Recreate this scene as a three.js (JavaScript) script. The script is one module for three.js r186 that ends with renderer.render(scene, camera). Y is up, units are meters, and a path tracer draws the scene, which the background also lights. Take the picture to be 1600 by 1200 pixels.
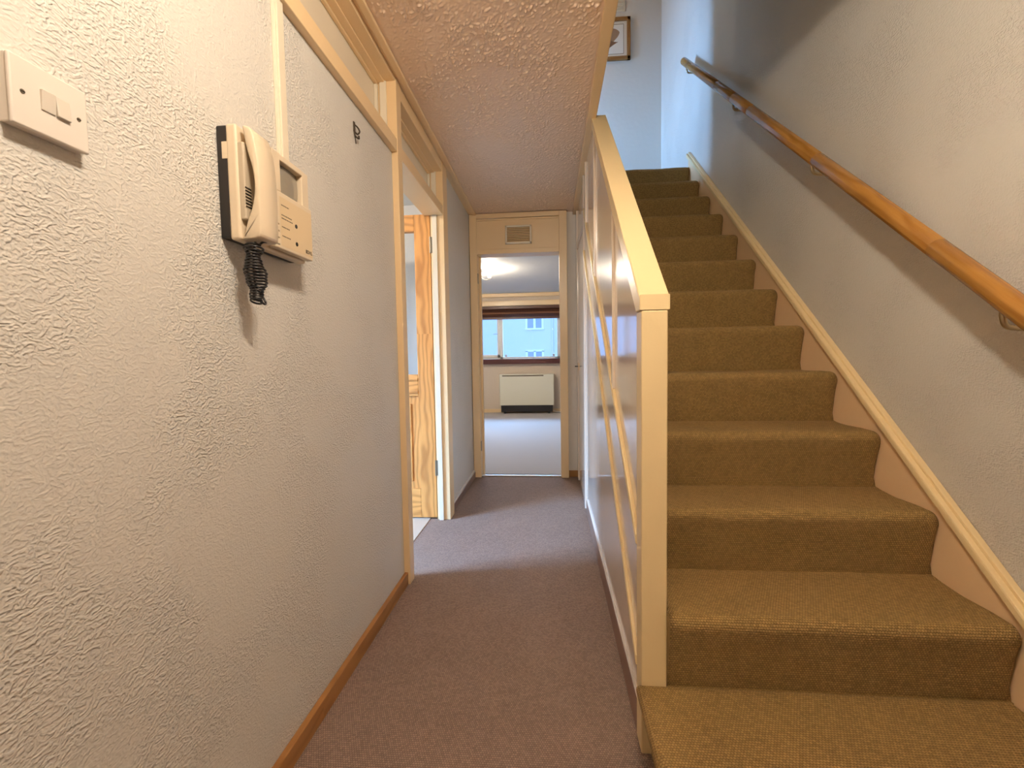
import * as THREE from 'three';
import { RoundedBoxGeometry } from 'three/addons/geometries/RoundedBoxGeometry.js';
import { mergeGeometries, toCreasedNormals } from 'three/addons/utils/BufferGeometryUtils.js';
import { RectAreaLightUniformsLib } from 'three/addons/lights/RectAreaLightUniformsLib.js';

// ---------------------------------------------------------------- camera, sky, lights, exposure
const scene = new THREE.Scene();
const camera = new THREE.PerspectiveCamera(2 * Math.atan(600 / 700.05) * 180 / Math.PI, 4 / 3, 0.02, 200);
camera.rotation.order = 'YXZ';
camera.position.set(0, 1.0436, 0);
camera.rotation.set(-0.05612, 0.08681, -0.016256);
const renderer = new THREE.WebGLRenderer({ antialias: true });
renderer.toneMapping = THREE.LinearToneMapping;
renderer.toneMappingExposure = 1.07;
renderer.shadowMap.enabled = true;
RectAreaLightUniformsLib.init();

const SKY = [0.66, 1.24, 2.6];                       // clear dusk sky
scene.background = new THREE.Color().setRGB(...SKY);
const DAY = new THREE.Color().setRGB(0.26, 0.54, 1.0);
function windowLight(w, h, at, to, power) {
  const l = new THREE.RectAreaLight(DAY, power, w, h);
  l.position.set(...at); l.lookAt(...to); scene.add(l); return l;
}
windowLight(4.5, 2.2, [-6.2, 3.3, -0.2], [-3.2, 1.5, -1.2], 160);        // sky outside the kitchen window
windowLight(2.7, 2.2, [-5.5, 3.35, -3.6], [0, 3.35, -3.6], 75);         // sky outside the landing window
windowLight(5.0, 3.8, [-0.55, 4.5, -12.5], [-0.55, 4.5, -8.0], 60);  // sky over the opposite roof, in front of the end room window
const LAMP = new THREE.Color().setRGB(1.0, 0.875, 0.71);

// ---------------------------------------------------------------- helpers
const used = {};
function numbered(n) { const k = used[n] = (used[n] ?? -1) + 1; return k ? n + '_' + String(k).padStart(3, '0') : n; }
function tag(o, label, category, group) { o.userData.label = label; o.userData.category = category; if (group) o.userData.group = group; return o; }
function sh(o) { o.castShadow = true; o.receiveShadow = true; return o; }
function thing(name, label, category, at = [0, 0, 0], group) {
  const g = new THREE.Group(); g.name = numbered(name); g.position.set(...at); scene.add(g);
  return tag(g, label, category, group);
}
function part(name, geo, mat, parent) {
  const m = sh(new THREE.Mesh(geo, mat)); m.name = name; parent.add(m); return m;
}
function struct(name, geo, mat) {
  const m = sh(new THREE.Mesh(geo, mat)); m.name = name; m.userData.kind = 'structure'; scene.add(m); return m;
}
function structGroup(name, label) { const g = new THREE.Group(); g.name = name; g.userData.kind = 'structure'; if (label) g.userData.label = label; scene.add(g); return g; }
// texture coordinates in metres; along = axis that the u coordinate follows (for grain)
function uvm(geo, along) {
  const g = geo.index ? geo.toNonIndexed() : geo, p = g.attributes.position, n = g.attributes.normal, uv = new Float32Array(p.count * 2);
  for (let i = 0; i < p.count; i++) {
    const x = p.getX(i), y = p.getY(i), z = p.getZ(i), ax = Math.abs(n.getX(i)), ay = Math.abs(n.getY(i)), az = Math.abs(n.getZ(i));
    let u, v;
    if (along) {
      const L = { x, y, z }[along], o = along === 'x' ? (ay > az ? z : y) : along === 'y' ? (ax > az ? z : x) : (ax > ay ? y : x);
      u = L; v = o + (along === 'x' ? (ay > az ? 0 : 0.37) : along === 'y' ? (ax > az ? 0.41 : 0) : (ax > ay ? 0.29 : 0));
    } else if (ax >= ay && ax >= az) { u = z; v = y; } else if (ay >= az) { u = x; v = z; } else { u = x; v = y; }
    uv[2 * i] = u; uv[2 * i + 1] = v;
  }
  g.setAttribute('uv', new THREE.BufferAttribute(uv, 2));
  for (const k of Object.keys(g.attributes)) if (!['position', 'normal', 'uv'].includes(k)) g.deleteAttribute(k);
  return g;
}
function box(x0, x1, y0, y1, z0, z1, r = 0, along) {
  const a = Math.abs(x1 - x0), b = Math.abs(y1 - y0), c = Math.abs(z1 - z0);
  const g = r ? new RoundedBoxGeometry(a, b, c, 2, Math.min(r, a / 2.01, b / 2.01, c / 2.01)) : new THREE.BoxGeometry(a, b, c);
  g.translate((x0 + x1) / 2, (y0 + y1) / 2, (z0 + z1) / 2);
  return uvm(g, along);
}
const merge = (...l) => mergeGeometries(l.flat().map((g) => { const h = g.index ? g.toNonIndexed() : g; for (const k of Object.keys(h.attributes)) if (!['position', 'normal', 'uv'].includes(k)) h.deleteAttribute(k); return h; }));
// polygon given in (z, y), pulled along x
function prism(pts, x0, x1, along, bevel = 0) {
  const s = new THREE.Shape(pts.map(([z, y]) => new THREE.Vector2(-z, y)));
  const g = new THREE.ExtrudeGeometry(s, { depth: x1 - x0 - 2 * bevel, bevelEnabled: bevel > 0, bevelSize: bevel, bevelThickness: bevel, bevelOffset: -bevel, bevelSegments: 2 });
  g.translate(0, 0, bevel); g.rotateY(Math.PI / 2); g.translate(x0, 0, 0);
  return uvm(g, along);
}
function tube(pts, r, seg = 40, rad = 10, closed = false) {
  return new THREE.TubeGeometry(new THREE.CatmullRomCurve3(pts.map((p) => new THREE.Vector3(...p)), closed), seg, r, rad, closed);
}
function rng(seed) { let s = seed | 0; return () => { s = (s + 0x6d2b79f5) | 0; let t = Math.imul(s ^ (s >>> 15), 1 | s); t = (t + Math.imul(t ^ (t >>> 7), 61 | t)) ^ t; return ((t ^ (t >>> 14)) >>> 0) / 4294967296; }; }
// periodic gradient noise
function makeNoise(seed) {
  const rnd = rng(seed), gx = new Float32Array(4096), gy = new Float32Array(4096), perm = new Uint16Array(4096);
  for (let i = 0; i < 4096; i++) { const a = rnd() * Math.PI * 2; gx[i] = Math.cos(a); gy[i] = Math.sin(a); perm[i] = i; }
  for (let i = 4095; i > 0; i--) { const j = Math.floor(rnd() * (i + 1)), t = perm[i]; perm[i] = perm[j]; perm[j] = t; }
  const h = (x, y) => perm[(perm[x & 4095] + y) & 4095];
  return (x, y, px, py) => {                          // px, py: whole periods
    const xf = Math.floor(x), yf = Math.floor(y), fx = x - xf, fy = y - yf;
    const x0 = ((xf % px) + px) % px, y0 = ((yf % py) + py) % py, x1 = (x0 + 1) % px, y1 = (y0 + 1) % py;
    const a = h(x0, y0), b = h(x1, y0), c = h(x0, y1), d = h(x1, y1);
    const u = fx * fx * fx * (fx * (fx * 6 - 15) + 10), v = fy * fy * fy * (fy * (fy * 6 - 15) + 10);
    const na = gx[a] * fx + gy[a] * fy, nb = gx[b] * (fx - 1) + gy[b] * fy, nc = gx[c] * fx + gy[c] * (fy - 1), nd = gx[d] * (fx - 1) + gy[d] * (fy - 1);
    return (na + (nb - na) * u + (nc - na) * v + (na - nb - nc + nd) * u * v) * 1.5;
  };
}
const sstep = (a, b, x) => { const t = Math.min(1, Math.max(0, (x - a) / (b - a))); return t * t * (3 - 2 * t); };
const clamp = (x) => Math.min(1, Math.max(0, x));
const toS = (v) => Math.round(255 * (v <= 0.0031308 ? 12.92 * v : 1.055 * Math.pow(clamp(v), 1 / 2.4) - 0.055));
function dataTex(n, metres, f, { color = false, h = n, mh = metres } = {}) {
  const d = new Uint8Array(n * h * 4), o = [0, 0, 0];
  for (let j = 0; j < h; j++) for (let i = 0; i < n; i++) {
    const v = f(i / n, j / h, o), k = (j * n + i) * 4;
    if (color) { d[k] = v[0]; d[k + 1] = v[1]; d[k + 2] = v[2]; } else d[k] = d[k + 1] = d[k + 2] = Math.round(255 * clamp(v));
    d[k + 3] = 255;
  }
  const t = new THREE.DataTexture(d, n, h, THREE.RGBAFormat);
  t.wrapS = t.wrapT = THREE.RepeatWrapping; t.magFilter = THREE.LinearFilter; t.minFilter = THREE.LinearMipmapLinearFilter; t.generateMipmaps = true;
  if (color) t.colorSpace = THREE.SRGBColorSpace;
  t.repeat.set(1 / metres, 1 / mh); t.needsUpdate = true;
  return t;
}
const N1 = makeNoise(11), N2 = makeNoise(23), N3 = makeNoise(37);

// ---------------------------------------------------------------- textures
// textured plaster paint: small curled ridges in patches, 1.6 m tile
const plasterBump = dataTex(2048, 1.6, (u, v) => {
  const wx = 0.35 * N2(u * 60, v * 60, 60, 60), wy = 0.35 * N3(u * 60, v * 60, 60, 60);
  const a = N1(u * 170 + wx * 2.6, v * 280 + wy * 2.6, 170, 280);
  const b = N1(u * 330 + wx * 2, v * 420 + wy * 2, 330, 420);
  const c = N2(u * 420, v * 420, 420, 420);
  const m = sstep(-0.32, 0.32, N3(u * 6, v * 6, 6, 6) + 0.5 * N1(u * 14, v * 14, 14, 14));
  const fine = 0.30 * sstep(-0.1, 0.3, b) + 0.10 * c;
  return 0.15 + 0.45 * sstep(0.0, 0.30, a) * (0.35 + 0.65 * m) + fine * (0.4 + 0.6 * m) + 0.12 * N2(u * 9, v * 9, 9, 9);
});
// stippled ceiling coating with drawn-out peaks, 1.2 m tile (u = x, v = z)
const cellRnd = new Float32Array(65536 * 3); { const r = rng(77); for (let i = 0; i < cellRnd.length; i++) cellRnd[i] = r(); }
function peaks(u, v, nu, nv, px, py) {               // scattered rounded peaks, one per cell
  const x = u * nu, y = v * nv, cx = Math.floor(x), cy = Math.floor(y); let h = 0;
  for (let j = -1; j <= 1; j++) for (let i = -1; i <= 1; i++) {
    const a = ((cx + i) % nu + nu) % nu, b = ((cy + j) % nv + nv) % nv, k = ((a * 257 + b * 1031) & 65535) * 3;
    const dx = (x - (cx + i + 0.5 + 0.7 * (cellRnd[k] - 0.5))) / px, dy = (y - (cy + j + 0.5 + 0.7 * (cellRnd[k + 1] - 0.5))) / py;
    const d = dx * dx + dy * dy; if (d < 1) h = Math.max(h, (1 - d) * (0.15 + 0.85 * cellRnd[k + 2]));
  }
  return h;
}
const stippleHeight = (u, v) => {
  const w = 0.010 * N2(u * 40, v * 40, 40, 40), uu = (u + w + 1) % 1, vv = (v + 0.6 * w + 1) % 1;
  const p = peaks(uu, vv, 84, 66, 0.42, 0.5), q = peaks(vv, uu, 110, 130, 0.5, 0.4);
  const s = N1(u * 120 + w * 60, v * 16 + w * 30, 120, 16);
  const m = sstep(-0.42, 0.22, N3(u * 5, v * 5, 5, 5) + 0.35 * N1(u * 11, v * 11, 11, 11));
  return 0.1 + (0.4 + 0.6 * m) * (0.75 * Math.pow(p, 1.4) + 0.14 * q) + 0.16 * m * sstep(0.0, 0.5, s) + 0.04 * N2(u * 8, v * 8, 8, 8);
};
// looped woven carpet: rows of loops, 1.0 m tile
const LOOPS = 150, ROWS = 160;
function loopAt(u, v) {
  const r = v * ROWS, row = Math.floor(r), off = (row % 2) * 0.5, c = u * LOOPS + off, col = Math.floor(c);
  const fx = c - col - 0.5, fy = r - row - 0.5;
  return { dome: clamp(1.08 - 3.1 * (fx * fx * 1.15 + fy * fy)), id: (((col % LOOPS) * 7919 + row * 104729) >>> 0) % 9973 };
}
const rndId = new Float32Array(9973); { const r = rng(5); for (let i = 0; i < 9973; i++) rndId[i] = r(); }
const carpetBump = dataTex(2048, 1.0, (u, v) => { const l = loopAt(u, v); return 0.15 + 0.75 * Math.sqrt(l.dome) * (0.8 + 0.2 * rndId[l.id]) + 0.08 * N1(u * 700, v * 700, 700, 700); });
function carpetMap(base, dark, spread) {
  return dataTex(2048, 1.0, (u, v, o) => {
    const l = loopAt(u, v), big = N3(u * 7, v * 7, 7, 7) * 0.5 + N2(u * 30, v * 30, 30, 30) * 0.5;
    const t = (0.25 + 0.75 * Math.sqrt(l.dome)), k = 1 + spread * (rndId[l.id] - 0.5) + 0.10 * big + 0.12 * N1(u * 500, v * 500, 500, 500);
    for (let c = 0; c < 3; c++) o[c] = toS((dark[c] + (base[c] - dark[c]) * t) * k);
    return o;
  }, { color: true });
}
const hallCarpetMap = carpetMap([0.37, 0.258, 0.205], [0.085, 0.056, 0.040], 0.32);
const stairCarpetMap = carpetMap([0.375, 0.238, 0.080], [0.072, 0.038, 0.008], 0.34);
// wood, grain along u; 1.2 m x 0.4 m
function woodMap(light, dark, rings = 9, seed = 0) {
  return dataTex(1024, 1.2, (u, v, o) => {
    const wob = 0.6 * N1(u * 2 + seed, v * 3, 1e6, 3) + 0.12 * N2(u * 9, v * 9, 9, 9);
    const q = v * rings + wob * 2.4, ring = Math.pow(0.5 + 0.5 * Math.sin(q * Math.PI * 2), 2.2);
    const fib = N3(u * 24, v * 260, 24, 260), t = clamp(0.58 * ring + 0.30 * (fib * 0.5 + 0.4) + 0.1 * N1(u * 5, v * 5, 5, 5));
    for (let c = 0; c < 3; c++) o[c] = toS(light[c] + (dark[c] - light[c]) * t);
    return o;
  }, { color: true, h: 512, mh: 0.4 });
}
// straight brush marks in gloss paint, running along v (height)
const brushBump = dataTex(512, 0.3, (u, v) => 0.5 + 0.35 * N1(u * 60, v * 3, 60, 3) + 0.2 * N2(u * 140, v * 7, 140, 7), { h: 512, mh: 0.6 });
const ripple = dataTex(512, 0.5, (u, v) => 0.5 + 0.5 * N1(u * 14, v * 14, 14, 14) + 0.2 * N2(u * 60, v * 60, 60, 60));

// ---------------------------------------------------------------- materials
const C = (r, g, b) => new THREE.Color().setRGB(r, g, b);
const std = (o) => new THREE.MeshStandardMaterial(o);
const M = {
  wall: std({ color: C(0.66, 0.63, 0.58), roughness: 0.55, bumpMap: plasterBump, bumpScale: 0.0021 }),
  wallRight: std({ color: C(0.66, 0.63, 0.58), roughness: 0.55, bumpMap: plasterBump, bumpScale: 0.0026 }),
  wallPlain: std({ color: C(0.74, 0.69, 0.62), roughness: 0.7, bumpMap: ripple, bumpScale: 0.0008 }),
  ceiling: std({ color: C(0.84, 0.63, 0.46), roughness: 0.22, bumpMap: ripple, bumpScale: 0.0006 }),
  ceilPlain: std({ color: C(0.7, 0.68, 0.64), roughness: 0.6, bumpMap: ripple, bumpScale: 0.001 }),
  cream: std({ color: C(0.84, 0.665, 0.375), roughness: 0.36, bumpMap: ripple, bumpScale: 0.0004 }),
  creamTrim: std({ color: C(0.84, 0.615, 0.35), roughness: 0.33, bumpMap: ripple, bumpScale: 0.0004 }),
  creamPale: std({ color: C(0.80, 0.71, 0.56), roughness: 0.35, bumpMap: ripple, bumpScale: 0.0004 }),
  gloss: new THREE.MeshPhysicalMaterial({ color: C(0.87, 0.75, 0.63), roughness: 0.16, bumpMap: brushBump, bumpScale: 0.00012, clearcoat: 0.6, clearcoatRoughness: 0.05 }),
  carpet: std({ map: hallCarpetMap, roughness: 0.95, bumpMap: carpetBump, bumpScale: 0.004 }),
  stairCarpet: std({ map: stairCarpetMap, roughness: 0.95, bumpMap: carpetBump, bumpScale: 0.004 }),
  roomCarpet: std({ color: C(0.52, 0.48, 0.46), roughness: 0.95, bumpMap: carpetBump, bumpScale: 0.002 }),
  oak: std({ map: woodMap([0.76, 0.36, 0.10], [0.40, 0.15, 0.032], 11, 3), roughness: 0.38 }),
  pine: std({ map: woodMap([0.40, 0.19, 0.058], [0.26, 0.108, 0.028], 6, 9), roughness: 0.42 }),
  rail: std({ map: woodMap([0.41, 0.20, 0.046], [0.26, 0.112, 0.020], 5, 17), roughness: 0.26 }),
  skirtGrey: std({ color: C(0.27, 0.16, 0.115), roughness: 0.4 }),
  whiteEdge: std({ color: C(0.75, 0.70, 0.66), roughness: 0.4 }),
  plastic: std({ color: C(0.76, 0.69, 0.62), roughness: 0.38 }),
  rocker: std({ color: C(0.66, 0.60, 0.52), roughness: 0.32 }),
  ivory: std({ color: C(0.72, 0.60, 0.44), roughness: 0.36 }),
  black: std({ color: C(0.012, 0.010, 0.010), roughness: 0.45 }),
  cordBlack: std({ color: C(0.010, 0.010, 0.012), roughness: 0.28 }),
  screen: new THREE.MeshPhysicalMaterial({ color: C(0.27, 0.24, 0.19), roughness: 0.15, clearcoat: 0.5 }),
  steel: std({ color: C(0.55, 0.5, 0.42), roughness: 0.32, metalness: 1 }),
  brass: std({ color: C(0.52, 0.43, 0.28), roughness: 0.3, metalness: 1 }),
  hinge: std({ color: C(0.32, 0.28, 0.22), roughness: 0.4, metalness: 0.9 }),
  darkIron: std({ color: C(0.06, 0.045, 0.03), roughness: 0.5, metalness: 0.5 }),
  mahogany: std({ color: C(0.085, 0.016, 0.012), roughness: 0.4 }),
  blind: std({ color: C(0.10, 0.035, 0.018), roughness: 0.4 }),
  upvc: std({ color: C(0.84, 0.84, 0.81), roughness: 0.35 }),
  glass: new THREE.MeshPhysicalMaterial({ color: C(0.97, 0.98, 0.98), roughness: 0.02, transmission: 1, thickness: 0, ior: 1.45 }),
  heater: std({ color: C(0.78, 0.73, 0.58), roughness: 0.45 }),
  render: std({ color: C(0.70, 0.68, 0.70), roughness: 0.9, bumpMap: ripple, bumpScale: 0.004 }),
  winDark: std({ color: C(0.30, 0.34, 0.38), roughness: 0.15 }),
  tile: std({ color: C(0.55, 0.47, 0.38), roughness: 0.3 }),
  grey: std({ color: C(0.35, 0.35, 0.36), roughness: 0.9 }),
  strip: std({ color: C(0.85, 0.82, 0.78), roughness: 0.35, metalness: 0.2 }),
  bulb: std({ color: C(1, 0.95, 0.85), roughness: 0.4, emissive: C(1.0, 0.78, 0.45), emissiveIntensity: 6 }),
};

// ---------------------------------------------------------------- the setting
const XL = -0.69, XP = 0.235, XR = 1.135, ZE = -3.93, CH = 2.29, UP = 2.535, TOP = 4.9, ZF = 1.3, ZH = -0.98;
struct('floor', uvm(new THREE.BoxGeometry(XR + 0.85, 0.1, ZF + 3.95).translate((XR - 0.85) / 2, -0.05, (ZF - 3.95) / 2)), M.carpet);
// left wall with the opening of the kitchen doorway
const ZA = -1.985, ZA2 = -2.045, ZB = -2.83, ZB2 = -2.945;
struct('wall_left', merge(
  box(-0.79, XL, 0, 1.965, ZF, ZA), box(-0.79, -0.765, 1.965, CH, ZF, ZA)), M.wall);
struct('wall_left_far', box(-0.79, XL, 0, CH, ZB2, ZE - 0.06), M.wall);
struct('wall_right', box(XR, XR + 0.12, 0, TOP, ZF, -4.84), M.wallRight);
struct('wall_front', box(-0.79, XR + 0.12, 0, CH, ZF, ZF + 0.1), M.wall);
struct('wall_end', merge(box(-0.79, -0.68, 0, CH, ZE, ZE - 0.09), box(0.14, XR, 0, CH, ZE, ZE - 0.09)), M.wallPlain);
// hall ceiling with the floor above it
function stippleSheet(x0, x1, za, zb, step, depth) {    // the coating itself: real peaks hanging a few millimetres below the board
  const nx = Math.round((x1 - x0) / step), nz = Math.round(Math.abs(zb - za) / step), P = new Float32Array((nx + 1) * (nz + 1) * 3), U = new Float32Array((nx + 1) * (nz + 1) * 2), I = [];
  const w = (t) => ((t / 1.2) % 1 + 1) % 1;
  for (let j = 0, k = 0; j <= nz; j++) for (let i = 0; i <= nx; i++, k++) {
    const x = x0 + (x1 - x0) * i / nx, z = za + (zb - za) * j / nz, edge = Math.min(1, i / 3, (nx - i) / 3, j / 3, (nz - j) / 3);
    P[3 * k] = x; P[3 * k + 1] = CH - 0.0004 - depth * edge * Math.max(0, stippleHeight(w(x), w(z)) - 0.08); P[3 * k + 2] = z; U[2 * k] = x; U[2 * k + 1] = z;
    if (i < nx && j < nz) { const a = k, b = k + nx + 1; I.push(a, a + 1, b, a + 1, b + 1, b); }
  }
  const g = new THREE.BufferGeometry(); g.setAttribute('position', new THREE.BufferAttribute(P, 3)); g.setAttribute('uv', new THREE.BufferAttribute(U, 2)); g.setIndex(I); g.computeVertexNormals();
  if (g.attributes.normal.getY(nx + 5) > 0) { g.setIndex(I.map((v, q) => (q % 3 === 1 ? I[q + 1] : q % 3 === 2 ? I[q - 1] : v))); g.computeVertexNormals(); }
  return g;
}
const ceil = struct('ceiling', merge(box(-0.79, 0.205, CH, CH + 0.02, ZF, ZE - 0.09), box(0.205, XR, CH, CH + 0.02, ZF, ZH)), M.ceiling);
part('stippled_coating', stippleSheet(-0.622, 0.198, -1.0, -3.86, 0.0034, 0.0085), M.ceiling, ceil);
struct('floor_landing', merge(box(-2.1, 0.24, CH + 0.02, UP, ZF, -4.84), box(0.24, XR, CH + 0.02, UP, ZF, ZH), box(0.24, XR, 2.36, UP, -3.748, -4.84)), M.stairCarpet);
struct('trim_stairwell_edge', merge(box(0.2, 0.246, 2.262, UP, ZH - 0.02, ZE, 0.004), box(0.2, XR, 2.262, UP, ZH - 0.02, ZH + 0.01, 0.004)), M.creamTrim);
// upper storey
struct('wall_landing_side', box(0.16, 0.243, UP, TOP, ZF, -3.5), M.cream);  // unseen side; cream colour picked to filter blue bounce off the stairwell
struct('wall_stairwell_front', box(0.243, XR, UP, TOP, ZH, ZH + 0.1), M.cream);  // out of view; cream colour picked to warm the bounced light
struct('wall_landing_end', box(-2.1, XR + 0.12, 2.3, TOP, -4.76, -4.86), M.wallPlain);
struct('wall_landing_near', box(-2.1, 0.16, UP, TOP, -3.5, -3.4), M.cream);  // out of view; same cream, keeps blue bounce down
struct('wall_landing_window', merge(box(-2.1, -2.0, UP, 2.75, -3.4, -4.8), box(-2.1, -2.0, 3.65, TOP, -3.4, -4.8), box(-2.1, -2.0, 2.75, 3.65, -3.4, -3.7), box(-2.1, -2.0, 2.75, 3.65, -4.3, -4.8)), M.wallPlain);
struct('ceiling_landing', box(-2.1, XR + 0.12, TOP, TOP + 0.1, ZF, -4.86), M.pine);  // unseen; pine colour invented to cut blue bounce onto the stairs
// kitchen
struct('floor_kitchen', box(-3.3, -0.8, -0.05, 0.004, ZF, -3.7), M.tile);
struct('ceiling_kitchen', box(-3.3, -0.79, CH, CH + 0.02, ZF, -3.7), M.ceilPlain);
struct('wall_kitchen_end', box(-3.3, -0.79, 0, CH, -3.6, -3.7), M.wallPlain);
struct('wall_kitchen_near', box(-3.3, -0.79, 0, CH, -0.1, 0), M.wallPlain);
struct('wall_kitchen_window', merge(box(-3.3, -3.2, 0, 1.0, 0, -3.7), box(-3.3, -3.2, 2.0, CH, 0, -3.7), box(-3.3, -3.2, 1.0, 2.0, 0, -0.75), box(-3.3, -3.2, 1.0, 2.0, -1.65, -3.7)), M.wallPlain);
// end room
struct('floor_end_room', box(-2.7, 1.8, -0.05, 0.006, ZE - 0.05, -8.75), M.roomCarpet);
struct('ceiling_end_room', box(-2.7, 1.8, CH, CH + 0.1, ZE - 0.09, -8.8), M.ceilPlain);
struct('wall_end_room_left', box(-2.8, -2.7, 0, CH, ZE - 0.05, -8.8), M.wallPlain);
struct('wall_end_room_right', box(1.8, 1.9, 0, CH, ZE - 0.05, -8.8), M.wallPlain);
struct('wall_end_room_near', merge(box(-2.7, -0.79, 0, CH, ZE - 0.09, ZE - 0.03), box(XR, 1.8, 0, CH, ZE - 0.09, ZE - 0.03)), M.wallPlain);
const WX0 = -1.75, WX1 = 0.2, WY0 = 1.03, WY1 = 2.05, WZ = -8.62;
struct('wall_end_room_window', merge(box(-2.7, 1.8, 0, WY0, WZ, WZ - 0.2), box(-2.7, 1.8, WY1, CH, WZ, WZ - 0.2), box(-2.7, WX0, WY0, WY1, WZ, WZ - 0.2), box(WX1, 1.8, WY0, WY1, WZ, WZ - 0.2)),
  std({ color: C(0.68, 0.56, 0.44), roughness: 0.7, bumpMap: ripple, bumpScale: 0.0008 }));

// ---- baseboards
struct('baseboard_left', prism([[0, 0], [1, 0], [1, 1], [0, 1]].map(([a, b]) => [a ? ZA : ZF, b * 0.058]), XL, XL + 0.018, 'z', 0.003), M.pine);
{
  const g = structGroup('baseboard_left_far', 'dark wooden baseboard with a white painted top edge');
  part('board', box(XL, XL + 0.016, 0, 0.048, ZB2, ZE, 0.002, 'z'), M.skirtGrey, g); part('top_edge', box(XL, XL + 0.013, 0.048, 0.064, ZB2, ZE, 0.002), M.whiteEdge, g);
  const r = structGroup('baseboard_right', 'brown baseboard along the stair panel with a white painted top edge');
  part('board', box(XP - 0.008, XP + 0.01, 0, 0.094, -1.215, -2.97, 0.002, 'z'), M.skirtGrey, r); part('top_edge', box(XP - 0.007, XP + 0.01, 0.094, 0.100, -1.215, -2.97, 0.002), M.whiteEdge, r);
}
struct('baseboard_end', box(0.145, XP, 0, 0.055, ZE, ZE + 0.016, 0.003, 'x'), M.pine);

// ---- frame of the left wall: near panel, kitchen doorway
{
  const g = structGroup('trim_left_frame', 'cream painted timber frame with over-panels along the left wall');
  const FX = -0.662;
  part('post', merge(box(-0.79, FX, 0, 2.286, ZA, ZA2, 0.003)), M.creamTrim, g);
  part('post', box(-0.748, FX, 0, 2.286, ZB, ZB2, 0.003), M.creamTrim, g);
  part('rail', box(-0.79, FX - 0.003, 1.965, 2.022, 0.2, ZA, 0.003), M.creamTrim, g);
  part('rail', box(-0.79, FX - 0.003, 1.955, 2.012, ZA2, ZB, 0.003), M.creamTrim, g);
  for (const [z0, z1, hy] of [[0.2, ZA, 2.268], [ZA2, ZB, 2.222]]) {
    part('head_rail', box(-0.79, FX - 0.004, hy, 2.287, z0, z1, 0.003), M.creamTrim, g);
    part('over_panel', box(-0.765, -0.758, 2.0, hy, z0, z1), M.creamPale, g);
    part('bead', box(-0.758, -0.742, hy - 0.014, hy, z0, z1, 0.004), M.creamTrim, g);
    part('bead', box(-0.742, -0.712, hy - 0.007, hy, z0, z1, 0.002), M.creamTrim, g);
    part('bead', box(-0.758, -0.742, 2.01, hy - 0.014, z1 + 0.016, z1, 0.004), M.creamPale, g);
    part('bead', box(-0.735, -0.705, 2.01, hy, z1 + 0.009, z1, 0.003), M.creamPale, g);
    part('bead', box(-0.758, -0.742, 2.01, 2.032, z0, z1, 0.004), M.creamTrim, g);
  }
  part('door_stop', box(-0.735, -0.705, 0, 1.955, ZB, ZB + 0.014, 0.002), M.creamPale, g);
  part('door_stop', box(-0.735, -0.705, 0, 1.955, ZA2, ZA2 - 0.014, 0.002), M.creamPale, g);
  struct('trim_cornice_left', merge(box(-0.651, -0.625, 2.274, CH, ZF, ZE + 0.02, 0.003), box(XL, -0.65, 2.284, CH, ZF, ZE + 0.02)), M.creamTrim);
}
// ---- end doorway frame
{
  const g = structGroup('trim_end_frame', 'cream gloss door frame with an over-panel at the end of the hall');
  const z0 = ZE - 0.09, z1 = -3.872;
  part('post', box(-0.686, -0.622, 0, CH - 0.004, z0, z1, 0.004), M.creamTrim, g);
  part('post', box(0.082, 0.148, 0, CH - 0.004, z0, z1, 0.004), M.creamTrim, g);
  part('head', box(-0.622, 0.082, 1.945, 1.985, z0, z1 - 0.002, 0.003), M.creamTrim, g);
  part('over_panel', box(-0.622, 0.082, 1.985, 2.23, z0, z1 - 0.008), M.creamTrim, g);
  part('top_rail', box(-0.622, 0.082, 2.245, CH - 0.004, z0, z1, 0.003), M.creamTrim, g);
  part('bead', box(-0.622, 0.082, 2.226, 2.240, z0, z1 + 0.004, 0.004), M.creamTrim, g);
  part('door_stop', box(-0.622, -0.606, 0, 1.945, z0 + 0.01, z0 + 0.045, 0.002), M.creamTrim, g);
  for (const y of [1.70, 0.235]) part('hinge', box(-0.622, -0.617, y, y + 0.085, z1 - 0.035, z1 - 0.005, 0.001), M.hinge, g);
  struct('trim_threshold', box(-0.622, 0.082, 0, 0.010, ZE - 0.005, ZE + 0.018, 0.004), M.strip);
}
{
  const v = thing('vent_grille', 'cream louvred vent grille above the door at the hall end', 'vent', [-0.262, 2.098, -3.872]);
  part('frame', merge(box(-0.112, 0.112, 0.063, 0.078, 0, 0.012, 0.003), box(-0.112, 0.112, -0.078, -0.060, 0, 0.012, 0.003), box(-0.112, -0.097, -0.078, 0.078, 0, 0.012, 0.003), box(0.097, 0.112, -0.078, 0.078, 0, 0.012, 0.003)), M.creamPale, v);
  part('backing', box(-0.1, 0.1, -0.065, 0.065, -0.008, 0.002), std({ color: C(0.22, 0.15, 0.09), roughness: 0.7 }), v);
  for (let i = 0; i < 9; i++) { const s = part('slat', box(-0.098, 0.098, -0.0045, 0.0045, -0.001, 0.002), M.creamTrim, v); s.position.set(0, 0.054 - i * 0.0138, 0.005); s.rotation.x = -0.6; }
}

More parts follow.
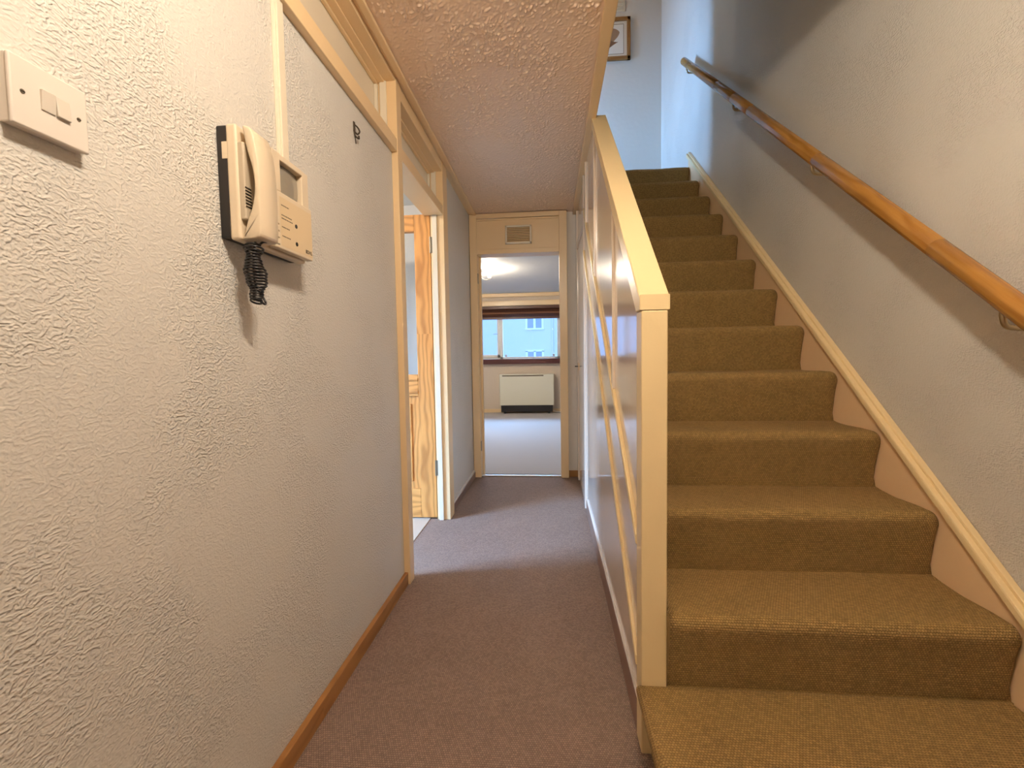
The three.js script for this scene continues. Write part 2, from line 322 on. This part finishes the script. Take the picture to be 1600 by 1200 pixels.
// ---- oak kitchen door, open into the kitchen
{
  const d = structGroup('door_1', 'varnished oak door with a tall glass pane, standing open into the kitchen');
  d.position.set(-0.752, 0.012, -2.832);
  const W = 0.76, H = 1.953, T = 0.04, st = 0.105;
  part('stile', box(-st, 0, 0, H, -T, 0, 0.003, 'y'), M.oak, d); part('stile', box(-W, -W + st, 0, H, -T, 0, 0.003, 'y'), M.oak, d);
  part('rail', box(-W + st, -st, H - 0.105, H, -T, 0, 0.003, 'x'), M.oak, d); part('rail', box(-W + st, -st, 0, 0.19, -T, 0, 0.003, 'x'), M.oak, d);
  part('rail', box(-W + st, -st, 0.80, 0.94, -T, 0, 0.003, 'x'), M.oak, d);
  part('moulding', merge(box(-W + st, -st, 0.90, 0.918, 0, 0.006, 0.003, 'x'), box(-W + st, -st, 0.82, 0.838, 0, 0.006, 0.003, 'x')), M.oak, d);
  part('panel', box(-W + st - 0.005, -st + 0.005, 0.185, 0.805, -0.028, -0.014, 0, 'y'), M.oak, d);
  part('raised_panel', box(-W + st + 0.05, -st - 0.05, 0.24, 0.75, -0.02, -0.005, 0.005, 'y'), M.oak, d);
  part('glass_pane', box(-W + st, -st, 0.94, H - 0.105, -0.023, -0.017), M.glass, d);
  for (const y of [1.71, 0.28]) {
    const h = part('hinge', box(0.001, 0.030, y, y + 0.1, -0.004, 0.004, 0.001), M.hinge, d);
    part('knuckle', new THREE.CylinderGeometry(0.006, 0.006, 0.1, 12).translate(0.001, y + 0.05, 0.005), M.hinge, h);
  }
}
// ---- cupboard door under the stairs
{
  const d = structGroup('door_2', 'cream painted cupboard door under the stairs with a small metal latch');
  part('door_leaf', box(XP - 0.004, XP + 0.03, 0.012, 1.93, -3.16, -3.80, 0.004), M.gloss, d);
  part('frame_post', box(XP - 0.012, XP + 0.03, 0, 2.255, -3.80, -3.92, 0.004), M.gloss, d);
  part('frame_post', box(XP - 0.010, XP + 0.03, 0, 2.255, -3.08, -3.155, 0.004), M.gloss, d);
  part('frame_head', box(XP - 0.010, XP + 0.03, 1.94, 2.0, -3.155, -3.80, 0.004), M.gloss, d);
  part('over_panel', box(XP, XP + 0.03, 2.0, 2.255, -3.155, -3.80), M.gloss, d);
  const p = part('latch_plate', box(XP - 0.008, XP - 0.003, 0.94, 1.0, -3.70, -3.79, 0.001), M.creamTrim, d);
  part('latch_bolt', tube([[XP - 0.013, 0.972, -3.70], [XP - 0.014, 0.972, -3.76], [XP - 0.03, 0.972, -3.79]], 0.005, 12, 8), M.darkIron, p);
}

// ---------------------------------------------------------------- staircase
const R = 0.195, G = 0.237, Z0 = -0.640, OV = 0.028, XS = 1.109, XI = 0.291;
{
  const s = thing('staircase', 'straight staircase carpeted in looped brown with cream painted panelled side and post', 'staircase');
  const noz = makeNoise(71);
  function stepGeo(k) {
    const zf = Z0 - G * k, y1 = R * k, y0 = R * (k - 1), zr = zf - OV, zb = zf - G - OV - 0.004, r = 0.027;
    const prof = [[zr - 0.004, y0 - 0.004], [zr + 0.002, y0 + 0.03], [zr + 0.008, y0 + 0.07], [zr + 0.015, y0 + 0.11], [zr + 0.022, y1 - 0.06]];
    for (let i = 0; i <= 8; i++) { const a = -0.22 + (Math.PI / 2 + 0.22) * i / 8; prof.push([zf - r + r * Math.cos(a), y1 - r + r * Math.sin(a)]); }
    if (k === 13) prof.push([zf - 0.15, y1 + 0.002], [-4.77, y1 + 0.002]); else prof.push([zf - 0.08, y1 + 0.001], [zf - 0.16, y1 - 0.001], [zb, y1]);
    const len = [0]; for (let i = 1; i < prof.length; i++) len.push(len[i - 1] + Math.hypot(prof[i][0] - prof[i - 1][0], prof[i][1] - prof[i - 1][1]));
    const xs = []; for (let i = 0; i <= 34; i++) xs.push(XI + (XS - 0.03 - XI) * i / 34); for (let i = 1; i <= 8; i++) xs.push(XS - 0.03 + 0.03 * i / 8);
    const P = [], U = [], I = [];
    xs.forEach((x, i) => prof.forEach(([z, y], j) => {
      const t = clamp((x - (XS - 0.03)) / 0.03), inset = 0.020 * (1 - Math.sqrt(Math.max(0, 1 - t * t)));
      const w = 0.0022 * noz(x * 6 + k * 3.1, len[j] * 9 + k, 1e6, 1e6), front = j >= 1 && j <= 13;
      P.push(x, y - (j >= 5 && j < prof.length - 1 ? inset * 0.9 : 0) + (j > 8 ? w : 0), z - (front ? inset : 0) + (front ? w : 0));
      U.push(x, len[j] + k * 0.31);
    }));
    const n = prof.length;
    for (let i = 0; i < xs.length - 1; i++) for (let j = 0; j < n - 1; j++) { const a = i * n + j, b = a + n; I.push(a, b, a + 1, b, b + 1, a + 1); }
    if (k < 4) { const c = P.length / 3; P.push(XI, y0 + 0.05, zr - 0.05); U.push(XI, k * 0.31); for (let j = 0; j < n - 1; j++) I.push(c, j, j + 1); I.push(c, n - 1, 0); }
    const g = new THREE.BufferGeometry();
    g.setAttribute('position', new THREE.Float32BufferAttribute(P, 3)); g.setAttribute('uv', new THREE.Float32BufferAttribute(U, 2)); g.setIndex(I); g.computeVertexNormals();
    return g;
  }
  M.stairCarpet.side = THREE.DoubleSide;
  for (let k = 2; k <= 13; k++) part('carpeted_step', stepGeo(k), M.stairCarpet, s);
  // first step: runs past the post with a rounded free end
  {
    const zf = Z0 - G, plan = (x0, z0, rad, back) => {
      const q = new THREE.Shape(); q.moveTo(XS, -back); q.lineTo(XS, -z0); q.lineTo(x0 + rad, -z0);
      q.quadraticCurveTo(x0, -z0, x0, -z0 + rad); q.lineTo(x0, -back); q.lineTo(XS, -back); return q;
    };
    const slab = (q, y0, y1, b) => { const g = new THREE.ExtrudeGeometry(q, { depth: y1 - y0 - 2 * b, bevelEnabled: b > 0, bevelSize: b, bevelThickness: b, bevelOffset: -b, bevelSegments: 5, curveSegments: 14 }); g.rotateX(-Math.PI / 2); g.translate(0, y0 + b, 0); return uvm(g); };
    // shape y = -z, so after the turn z = -shape y
    const tread = slab(plan(0.213, zf, 0.05, -1.148), 0.152, 0.196, 0.02), body = slab(plan(0.252, zf - OV, 0.04, -1.146), 0, 0.165, 0);
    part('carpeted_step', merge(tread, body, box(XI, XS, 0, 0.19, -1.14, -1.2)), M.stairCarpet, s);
  }
  // wall string and its moulding
  const top = (z) => 0.437 + 0.838 * (-1.139 - z), zs = -0.66;
  part('wall_string', prism([[zs, 0], [zs, top(zs) - 0.02], [-3.77, top(-3.77) - 0.02], [-3.77, 2.3], [-3.3, 1.9], [-1.0, 0]], XS, XR - 0.002, 'z'), std({ color: C(0.86, 0.61, 0.36), roughness: 0.4, bumpMap: ripple, bumpScale: 0.0004 }), s);
  const mp = []; const zA = zs, zB = -3.79;
  part('string_moulding', prism([[zA, top(zA)], [zA, top(zA) - 0.030], [zB, top(zB) - 0.030], [zB, top(zB)]], XS - 0.012, XR - 0.002, 'z', 0.005), M.cream, s);
  part('string_moulding', prism([[zA, top(zA) + 0.012], [zA, top(zA) - 0.006], [zB, top(zB) - 0.006], [zB, top(zB) + 0.012]], XS + 0.004, XR - 0.002, 'z', 0.004), M.cream, s);
  // post, sloping cap, panelled side
  const cap = (z) => 1.203 + 0.866 * (-1.162 - z);
  part('post', box(0.226, XI, 0, 1.158, -1.146, -1.212, 0.004), M.cream, s);
  const zt = -2.42;
  part('sloping_cap', prism([[-1.148, 1.160], [-1.148, 1.198], [-1.156, cap(-1.156) - 0.002], [zt, cap(zt)], [zt, cap(zt) - 0.052], [-1.20, 1.160]], 0.222, 0.297, 'z', 0.003), M.cream, s);
  const lowA = (z) => 0.286 + 0.825 * (-1.305 - z), upB = (z) => 0.606 + 0.790 * (-1.284 - z);
  // infill boards above the string, the string itself, boards below
  const under = (z) => Math.min(cap(z) - 0.03, 2.262);
  const slice = (lo, hi, za, zb, n = 12) => { const p = []; for (let i = 0; i <= n; i++) { const z = za + (zb - za) * i / n; p.push([z, lo(z)]); } for (let i = n; i >= 0; i--) { const z = za + (zb - za) * i / n; p.push([z, Math.max(hi(z), lo(z) + 0.001)]); } return p; };
  const joints = [-1.205, -1.69, -2.36, -2.91, -3.09];
  const zc = [];
  for (let i = 0; i < 4; i++) part('infill_board', prism(slice(upB, under, joints[i] , joints[i + 1]), XP, XI - 0.02), M.gloss, s);
  part('outer_string', prism(slice((z) => Math.max(0, lowA(z)), (z) => Math.min(2.262, upB(z)), -1.205, -3.085), XP - 0.002, XI - 0.02), M.gloss, s);
  part('lower_board', prism(slice(() => 0, (z) => Math.max(0.005, lowA(z)), -1.205, -2.30), XP + 0.001, XI - 0.02), M.gloss, s);
  part('lower_board', prism(slice(() => 0, (z) => Math.max(0.005, lowA(z)), -2.30, -3.085), XP + 0.001, XI - 0.02), M.gloss, s);
  const bead = (f, za, zb, w) => prism([[za, f(za) - w / 2], [za, f(za) + w / 2], [zb, f(zb) + w / 2], [zb, f(zb) - w / 2]], XP - 0.012, XP + 0.004, 'z', 0.004);
  part('string_bead', bead(lowA, -1.213, -3.08, 0.026), M.cream, s);
  part('string_bead', bead(upB, -1.213, -3.08, 0.026), M.cream, s);
  for (const z of joints.slice(1, 4)) { const lo = Math.min(upB(z), 2.2), hi = under(z); if (hi - lo > 0.02) part('cover_strip', box(XP - 0.010, XP + 0.004, lo, hi, z + 0.018, z - 0.018, 0.004), M.gloss, s); }
  part('cap_bead', prism([[-1.2, cap(-1.2) - 0.045], [zt, cap(zt) - 0.045], [zt, cap(zt) - 0.062], [-1.2, cap(-1.2) - 0.062]], XP - 0.008, XP + 0.004, 'z', 0.003), M.cream, s);
}
// closed back under the stairs
struct('wall_stair_inner', box(XI - 0.02, XI - 0.012, 0, 2.262, -3.4, -3.93), M.wallPlain);

// ---------------------------------------------------------------- handrail
{
  const h = thing('handrail', 'round varnished wooden handrail on metal brackets along the staircase wall', 'handrail');
  const RX = 1.05, line = (z) => 1.134 + 0.842 * (-1.105 - z), zTop = -3.70, zBot = -0.80, slope = Math.atan(0.842), rr = 0.026;
  const joints = [zBot, -1.335, -1.90, -2.50, -2.72, -2.98, zTop];
  for (let i = 0; i < joints.length - 1; i++) {
    const a = joints[i], b = joints[i + 1], L = Math.hypot(b - a, line(b) - line(a));
    const end = i === joints.length - 2, prof = [[0, -L / 2], [rr - 0.001, -L / 2], [rr, -L / 2 + 0.002], [rr, L / 2 - (end ? 0.008 : 0.002)], [rr - (end ? 0.006 : 0.001), L / 2], [0, L / 2]].map((p) => new THREE.Vector2(...p));
    let g = new THREE.LatheGeometry(prof, 28);
    g = toCreasedNormals(g, 0.7);
    const p = g.attributes.position, uv = g.attributes.uv;
    for (let k = 0; k < p.count; k++) uv.setXY(k, p.getY(k) + i * 0.37, uv.getX(k) * 0.16 + i * 0.13);
    g.rotateX(-(Math.PI / 2 - slope));
    const m = part('rail_length', g, M.rail, h); m.position.set(RX, (line(a) + line(b)) / 2, (a + b) / 2);
  }
  for (const z of [-1.145, -1.935, -2.735, -3.62]) {
    const y = line(z), b = part('bracket', merge(tube([[RX, y - 0.02, z], [RX, y - 0.045, z], [RX + 0.008, y - 0.066, z], [RX + 0.035, y - 0.072, z], [XR - 0.004, y - 0.070, z]], 0.0065, 24, 10)), M.brass, h);
    part('wall_rose', new THREE.CylinderGeometry(0.019, 0.022, 0.006, 24).rotateZ(Math.PI / 2).translate(XR - 0.003, y - 0.070, z), M.brass, b);
    const sad = new THREE.BoxGeometry(0.022, 0.003, 0.05); sad.rotateX(slope); sad.translate(RX, y - 0.030, z);
    part('saddle', sad, M.brass, b);
  }
}

// ---------------------------------------------------------------- things on the left wall
{
  const t = thing('light_switch', 'white plastic double light switch on the textured wall', 'light switch', [XL, 1.396, -0.573]);
  const plate = part('plate', new RoundedBoxGeometry(0.006, 0.088, 0.096, 3, 0.0028).translate(0.0165, 0, 0), M.plastic, t);
  part('box', new RoundedBoxGeometry(0.016, 0.086, 0.094, 2, 0.002).translate(0.006, 0.001, 0), M.plastic, t);
  for (const sg of [-1, 1]) { const r = part('rocker', new RoundedBoxGeometry(0.005, 0.027, 0.0175, 2, 0.0012), M.rocker, t); r.position.set(0.0200, 0.002, -0.004 + sg * -0.0092); r.rotation.z = sg * 0.09; }
  for (const sg of [-1, 1]) { const r = part('screw', new THREE.CylinderGeometry(0.0028, 0.0028, 0.002, 16).rotateZ(Math.PI / 2).translate(0.0193, 0, 0), M.hinge, t); r.position.set(0, 0, sg * 0.0345); part('screw_slot', new THREE.BoxGeometry(0.0006, 0.0009, 0.005).translate(0.0205, 0, 0), M.darkIron, r); }
}
{
  const t = thing('cable_trunking', 'painted cable trunking strip running down to the entry phone', 'trunking');
  part('channel', box(XL, XL + 0.010, 1.45, 1.966, -1.118, -1.158, 0.002), M.creamPale, t);
  part('lid', box(XL + 0.009, XL + 0.014, 1.45, 1.966, -1.124, -1.152, 0.002), M.creamPale, t);
}
{
  const t = thing('wall_hook', 'small dark twisted metal hook left on the wall', 'hook', [XL, 1.866, -1.593]);
  part('plate', box(-0.001, 0.004, -0.006, 0.03, -0.006, 0.006, 0.002), M.darkIron, t);
  part('hook_wire', merge(tube([[0.003, 0.02, 0.002], [0.012, 0.012, -0.008], [0.016, 0, -0.012], [0.010, -0.012, -0.004], [0.004, -0.006, 0.004], [0.006, -0.02, 0.002], [0.014, -0.026, -0.008], [0.012, -0.014, -0.014]], 0.0028, 40, 8), tube([[0.004, -0.018, 0.002], [0.003, -0.032, -0.006], [0.002, -0.042, -0.010]], 0.0016, 12, 6)), M.darkIron, t);
}
// video entry phone
{
  const t = thing('entry_phone', 'ivory plastic video entry phone with handset and small screen on the wall', 'entry phone', [XL, 1.305, -0.905]);
  // local: x out from the wall, y up, -z along the hall
  part('back_mount', box(0, 0.024, 0.002, 0.234, 0, -0.25, 0.004), M.black, t);
  part('mount_clip', box(0.012, 0.026, 0.165, 0.200, 0.001, -0.01, 0.001), M.ivory, t);
  part('body', box(0.022, 0.046, -0.002, 0.236, 0.002, -0.25, 0.006), M.ivory, t);
  // monitor side: lower keypad part and the hood round the screen
  part('keypad_front', box(0.05, 0.067, 0.004, 0.137, -0.087, -0.248, 0.003), M.ivory, t);
  // hood made of four sides, leaning back towards the top
  part('screen_hood', merge(
    prism([[-0.087, 0.137], [-0.087, 0.226], [-0.118, 0.226], [-0.118, 0.137]], 0.04, 0.066, undefined, 0.002),
    prism([[-0.216, 0.137], [-0.216, 0.226], [-0.246, 0.226], [-0.246, 0.137]], 0.04, 0.062, undefined, 0.002),
    prism([[-0.118, 0.212], [-0.118, 0.226], [-0.216, 0.226], [-0.216, 0.212]], 0.04, 0.064, undefined, 0.002)), M.ivory, t);
  const sc = part('screen', box(0.036, 0.047, 0.134, 0.214, -0.116, -0.218), M.black, t);
  const gl = new THREE.PlaneGeometry(0.094, 0.072, 16, 12);
  { const q = gl.attributes.position; for (let i = 0; i < q.count; i++) { const a = q.getX(i) / 0.047, b = q.getY(i) / 0.036; q.setZ(i, 0.006 * (1 - 0.5 * a * a - 0.5 * b * b)); } gl.computeVertexNormals(); }
  gl.rotateY(Math.PI / 2); gl.translate(0.0475, 0.175, -0.167);
  part('screen_glass', gl, M.screen, sc);
  // key strip
  for (let i = 0; i < 4; i++) part('key', box(0.062, 0.0695, 0.012 + i * 0.0155, 0.0255 + i * 0.0155, -0.088, -0.102, 0.002), M.ivory, t);
  for (const y of [0.030, 0.073]) part('speaker_hole', new THREE.CylinderGeometry(0.005, 0.005, 0.003, 14).rotateZ(Math.PI / 2).translate(0.067, y, -0.172), M.black, t);
  // print
  const cv = document.createElement('canvas'); cv.width = 512; cv.height = 400; const cx = cv.getContext('2d');
  cx.fillStyle = '#dcc9a8'; cx.fillRect(0, 0, 512, 400); cx.fillStyle = '#3a2c1e';
  const rp = rng(9), line = (x, y, n, w) => { let q = x; for (let i = 0; i < n; i++) { const l = w * (0.5 + rp()); cx.fillRect(q, y, l, 9); q += l + 4; } };
  line(20, 60, 9, 9); line(20, 140, 10, 11); line(20, 166, 11, 11); line(20, 236, 9, 10); line(20, 310, 9, 10);
  for (const [x, w, y, h] of [[392, 20, 344, 32], [416, 7, 344, 32], [416, 24, 344, 8], [416, 24, 368, 8], [434, 7, 344, 32], [446, 8, 344, 32], [458, 8, 348, 20], [470, 8, 344, 32], [484, 8, 344, 32], [484, 20, 368, 8]]) cx.fillRect(x, y, w, h);   // bold mark, too small to read
  const pt = new THREE.CanvasTexture(cv); pt.colorSpace = THREE.SRGBColorSpace;
  const label = new THREE.PlaneGeometry(0.138, 0.114); label.rotateY(Math.PI / 2); label.translate(0.0676, 0.068, -0.176);
  part('printed_face', label, std({ map: pt, roughness: 0.4, color: C(0.98, 0.94, 0.88) }), t);
  // handset: bar with earpiece and mouthpiece, hollow towards the body
  const hs = new THREE.Shape(), pts = [[0.047, 0.000], [0.078, 0.002], [0.087, 0.012], [0.0885, 0.06], [0.089, 0.113], [0.086, 0.172], [0.078, 0.215], [0.070, 0.229], [0.056, 0.232], [0.058, 0.215], [0.064, 0.182], [0.074, 0.143], [0.0765, 0.107], [0.070, 0.068], [0.057, 0.036]];
  hs.moveTo(...pts[0]); hs.splineThru(pts.slice(1).map((p) => new THREE.Vector2(...p))); hs.lineTo(...pts[0]);
  const hg = new THREE.ExtrudeGeometry(hs, { depth: 0.054, bevelEnabled: true, bevelSize: 0.003, bevelThickness: 0.004, bevelOffset: -0.003, bevelSegments: 3, curveSegments: 24 });
  hg.translate(0, 0, -0.062);
  part('handset', toCreasedNormals(hg, 0.8), M.ivory, t);
  part('cradle', box(0.04, 0.058, 0.04, 0.20, -0.002, -0.07, 0.004), std({ color: C(0.5, 0.42, 0.31), roughness: 0.4 }), t);
  for (let i = 0; i < 7; i++) part('sound_slot', box(0.058, 0.0592, 0.066 + i * 0.0065, 0.0685 + i * 0.0065, -0.002, -0.02), M.black, t);
}
{
  const t = thing('coiled_cord', 'black coiled handset cord hanging under the entry phone', 'cord', [-0.634, 1.300, -0.930]);
  class Coil extends THREE.Curve {
    getPoint(u, o = new THREE.Vector3()) {
      const turns = 19, a = u * turns * Math.PI * 2, y = -0.004 - 0.122 * u;
      const r = 0.0115 + 0.0095 * Math.pow(Math.sin(Math.PI * clamp((u - 0.2) / 0.62)), 1.2) + 0.006 * Math.exp(-Math.pow((u - 0.07) / 0.08, 2)) + 0.0012 * Math.sin(u * 31);
      return o.set(r * Math.cos(a), y + 0.003 * Math.sin(a), r * Math.sin(a) + 0.004 * Math.sin(u * 7));
    }
  }
  part('coil', new THREE.TubeGeometry(new Coil(), 560, 0.0022, 7), M.cordBlack, t);
  part('cord_end', merge(tube([[0.008, -0.12, 0], [0.012, -0.128, -0.006], [0.010, -0.126, -0.016], [0.004, -0.114, -0.018], [-0.004, -0.09, -0.006], [-0.003, -0.04, 0], [0.0, 0.004, -0.004], [0.004, 0.012, -0.004]], 0.0024, 60, 7), tube([[0.01, -0.004, 0], [0.014, 0.004, -0.008], [0.016, 0.008, -0.02]], 0.0024, 14, 7)), M.cordBlack, t);
}

// ---------------------------------------------------------------- landing: picture and vent
{
  const t = thing('picture_frame', 'brown wooden picture frame on the landing wall above the stairs', 'picture', [0.63, 4.22, -4.76]);
  const w = 0.2, h = 0.205, b = 0.036;
  for (const [x0, x1, y0, y1, al] of [[-w, w, h - b, h, 'x'], [-w, w, -h, -h + b, 'x'], [-w, -w + b, -h, h, 'y'], [w - b, w, -h, h, 'y']]) part('frame_side', box(x0, x1, y0, y1, 0, 0.026, 0.004, al), M.pine, t);
  const cv = document.createElement('canvas'); cv.width = 256; cv.height = 256; const c = cv.getContext('2d');
  c.fillStyle = '#e9dcc8'; c.fillRect(0, 0, 256, 256); c.fillStyle = '#f3ece0'; c.fillRect(26, 22, 204, 212);
  c.strokeStyle = '#9a8468'; c.lineWidth = 4; c.strokeRect(26, 22, 204, 212);
  c.fillStyle = '#a8876a'; c.beginPath(); c.moveTo(60, 60); c.bezierCurveTo(110, 30, 190, 50, 200, 80); c.bezierCurveTo(190, 120, 160, 130, 150, 150); c.bezierCurveTo(120, 130, 90, 110, 60, 60); c.fill();
  c.fillStyle = '#7d5a3e'; c.beginPath(); c.moveTo(70, 70); c.bezierCurveTo(120, 110, 120, 150, 190, 148); c.bezierCurveTo(140, 170, 110, 200, 80, 214); c.bezierCurveTo(110, 160, 60, 130, 70, 70); c.fill();
  const tx = new THREE.CanvasTexture(cv); tx.colorSpace = THREE.SRGBColorSpace;
  part('print', new THREE.PlaneGeometry(2 * (w - b) + 0.004, 2 * (h - b) + 0.004).translate(0, 0, 0.012), std({ map: tx, roughness: 0.5 }), t);
  part('backing', box(-w + 0.01, w - 0.01, -h + 0.01, h - 0.01, 0, 0.010), M.black, t);
  const v = thing('wall_vent', 'pale slatted vent high on the landing wall above the picture', 'vent', [0.66, 4.57, -4.76]);
  part('frame', box(-0.12, 0.12, -0.085, 0.085, 0, 0.008, 0.002), M.creamPale, v);
  for (let i = 0; i < 8; i++) part('slat', box(-0.1, 0.1, -0.07 + i * 0.018, -0.06 + i * 0.018, 0.006, 0.013, 0.002), M.creamPale, v);
}

// ---------------------------------------------------------------- end room
{
  const w = structGroup('window_1', 'white framed window with a narrow opening light and a wide fixed pane');
  const z0 = WZ - 0.14, z1 = WZ - 0.08;
  part('frame', merge(box(WX0, WX1, WY0, WY0 + 0.05, z0, z1, 0.004), box(WX0, WX1, WY1 - 0.05, WY1, z0, z1, 0.004), box(WX0, WX0 + 0.06, WY0, WY1, z0, z1, 0.004), box(WX1 - 0.07, WX1, WY0, WY1, z0, z1, 0.004)), M.upvc, w);
  part('mullion', box(-0.975, -0.92, WY0, WY1, z0, z1, 0.004), M.upvc, w);
  const s = part('sash', merge(box(WX0 + 0.06, -0.975, WY0 + 0.045, WY0 + 0.10, z0 + 0.01, z1 + 0.012, 0.004), box(WX0 + 0.06, -0.975, WY1 - 0.1, WY1 - 0.045, z0 + 0.01, z1 + 0.012, 0.004), box(-1.03, -0.975, WY0 + 0.045, WY1 - 0.045, z0 + 0.01, z1 + 0.012, 0.004), box(WX0 + 0.06, WX0 + 0.11, WY0 + 0.045, WY1 - 0.045, z0 + 0.01, z1 + 0.012, 0.004)), M.upvc, w);
  part('handle', box(-1.10, -1.0, 1.52, 1.535, z1 + 0.012, z1 + 0.03, 0.004), M.upvc, s);
  for (const x of [-0.86, 0.06]) part('window_catch', box(x - 0.02, x + 0.02, WY0 + 0.05, WY0 + 0.10, z1, z1 + 0.02, 0.005), M.steel, w);
  part('glass_pane', box(WX0 + 0.1, -1.02, WY0 + 0.09, WY1 - 0.09, (z0 + z1) / 2, (z0 + z1) / 2 + 0.006), M.glass, w);
  part('glass_pane', box(-0.925, WX1 - 0.065, WY0 + 0.045, WY1 - 0.045, (z0 + z1) / 2, (z0 + z1) / 2 + 0.006), M.glass, w);
  struct('trim_window_sill', box(WX0 - 0.05, WX1 + 0.06, WY0 - 0.085, WY0 + 0.012, WZ - 0.08, WZ + 0.09, 0.006), M.mahogany);
  struct('trim_pelmet', merge(box(-2.7, 1.8, 2.055, 2.15, WZ, WZ + 0.05, 0.006), box(-2.7, 1.8, 2.22, CH, WZ, WZ + 0.06, 0.01)), M.creamTrim);
}
{
  const b = thing('window_blind', 'dark brown wooden slat blind pulled up at the top of the window', 'blind', [(WX0 + WX1) / 2, 2.05, WZ - 0.01]);
  const hw = (WX1 - WX0) / 2 + 0.01;
  part('head_rail', box(-hw, hw, -0.05, 0, -0.03, 0.03, 0.003), M.blind, b);
  for (let i = 0; i < 9; i++) { const s = part('slat', box(-hw, hw, -0.0025, 0.0025, -0.025, 0.025), i === 3 || i === 4 ? std({ color: C(0.34, 0.16, 0.08), roughness: 0.35 }) : M.blind, b); s.position.y = -0.066 - i * 0.0155; s.rotation.x = 0.75; }
  part('bottom_rail', box(-hw, hw, -0.245, -0.205, -0.026, 0.026, 0.003), M.blind, b);
}
{
  const t = thing('storage_heater', 'cream metal storage heater with a black base below the window', 'heater', [-0.458, 0.006, -8.42]);
  part('casing', box(-0.515, 0.515, 0.155, 0.745, -0.19, 0, 0.012), M.heater, t);
  part('top_slot', box(-0.46, 0.32, 0.705, 0.728, -0.02, 0.003, 0.002), std({ color: C(0.16, 0.12, 0.07), roughness: 0.6 }), t);
  part('base', box(-0.49, 0.49, 0.03, 0.158, -0.18, -0.012, 0.004), M.black, t);
  part('foot', box(-0.44, -0.40, 0, 0.032, -0.17, -0.02), M.black, t); part('foot', box(0.40, 0.44, 0, 0.032, -0.17, -0.02), M.black, t);
}
tag(part('heater_cable', tube([[0.04, 0.05, -8.5], [0.10, 0.03, -8.52], [0.16, 0.018, -8.56], [0.24, 0.05, -8.585], [0.27, 0.12, -8.59]], 0.006, 24, 8), M.upvc, scene), 'white cable running from the storage heater along the wall', 'cable');
struct('baseboard_end_room', box(-2.7, 1.8, 0.006, 0.075, WZ, WZ + 0.016, 0.003), M.creamTrim);
function ceilingLamp(label, at, arms, power, dropCol) {
  const t = thing('ceiling_lamp', label, 'ceiling lamp', at);
  part('ceiling_plate', new THREE.CylinderGeometry(0.055, 0.06, 0.02, 28).translate(0, -0.01, 0), M.steel, t);
  for (const [dx, dz, dy] of arms) {
    const a = part('arm', tube([[0, -0.015, 0], [dx * 0.3, dy * 0.85 - 0.02, dz * 0.3], [dx * 0.75, dy * 1.05 - 0.02, dz * 0.75], [dx, dy - 0.012, dz]], 0.004, 20, 8), M.steel, t);
    part('bulb_holder', new THREE.CylinderGeometry(0.012, 0.010, 0.02, 16).translate(dx, dy - 0.006, dz), M.steel, a);
    part('glass_bulb', new THREE.CapsuleGeometry(0.026, 0.05, 6, 18).translate(dx, dy + 0.04, dz), M.bulb, a);
    const l = new THREE.PointLight(LAMP, power); l.position.set(at[0] + dx, at[1] + dy + 0.04, at[2] + dz); l.castShadow = true; l.shadow.radius = 1.2; scene.add(l);
  }
  return t;
}
ceilingLamp('small ceiling lamp with glowing bulbs on curved arms in the end room', [-0.98, CH, -6.3], [[0.15, 0.08, -0.12], [-0.02, 0.19, -0.12], [-0.15, -0.1, -0.12]], 2.0);
ceilingLamp('small ceiling lamp with glowing bulbs on curved arms above the landing', [-0.7, TOP, -4.1], [[0.06, 0.05, -0.17], [-0.05, -0.05, -0.19]], 0.65);
ceilingLamp('small ceiling lamp with glowing bulbs on curved arms in the kitchen', [-1.9, CH, -1.7], [[0.06, 0.05, -0.15], [-0.05, -0.05, -0.17]], 2.2);
ceilingLamp('small ceiling lamp with glowing bulbs on curved arms above the hall', [0.15, CH, -0.36], [[0.055, -0.06, -0.15], [-0.045, 0.05, -0.17]], 2.42);

// ---------------------------------------------------------------- outside
{
  struct('ground', box(-60, 60, -3.4, -3.2, -8.9, -90), M.grey);
  const b = thing('apartment_block', 'pale rendered block of flats seen through the window', 'building', [0, -3.2, -25]);
  const win = [];
  for (const x of [-8.6, -5.2, -0.87, 3.2, 6.6]) for (const y of [1.0, 3.46, 5.92, 8.38]) win.push([x, y]);
  part('wall', box(-14, 14, 0, 12, -6, 0), M.render, b);
  part('roof', prism([[0.4, 12], [-3, 13.4], [-6.4, 12]], -14.3, 14.3), M.grey, b);
  for (const [x, y] of win) {
    const f = part('window_frame', merge(box(x - 0.50, x + 0.50, y + 1.16, y + 1.26, 0, 0.05), box(x - 0.52, x + 0.52, y - 0.08, y, 0, 0.10), box(x - 0.50, x - 0.39, y, y + 1.2, 0, 0.05), box(x + 0.39, x + 0.50, y, y + 1.2, 0, 0.05), box(x - 0.06, x + 0.06, y, y + 1.2, 0, 0.05)), M.upvc, b);
    part('pane', box(x - 0.41, x - 0.03, y, y + 1.2, 0, 0.02), M.winDark, f); part('pane', box(x + 0.03, x + 0.41, y, y + 1.2, 0, 0.02), M.winDark, f);
  }
  part('downpipe', new THREE.CylinderGeometry(0.05, 0.05, 12, 12).translate(0.12, 6, 0.06), M.render, b);
}

renderer.render(scene, camera);
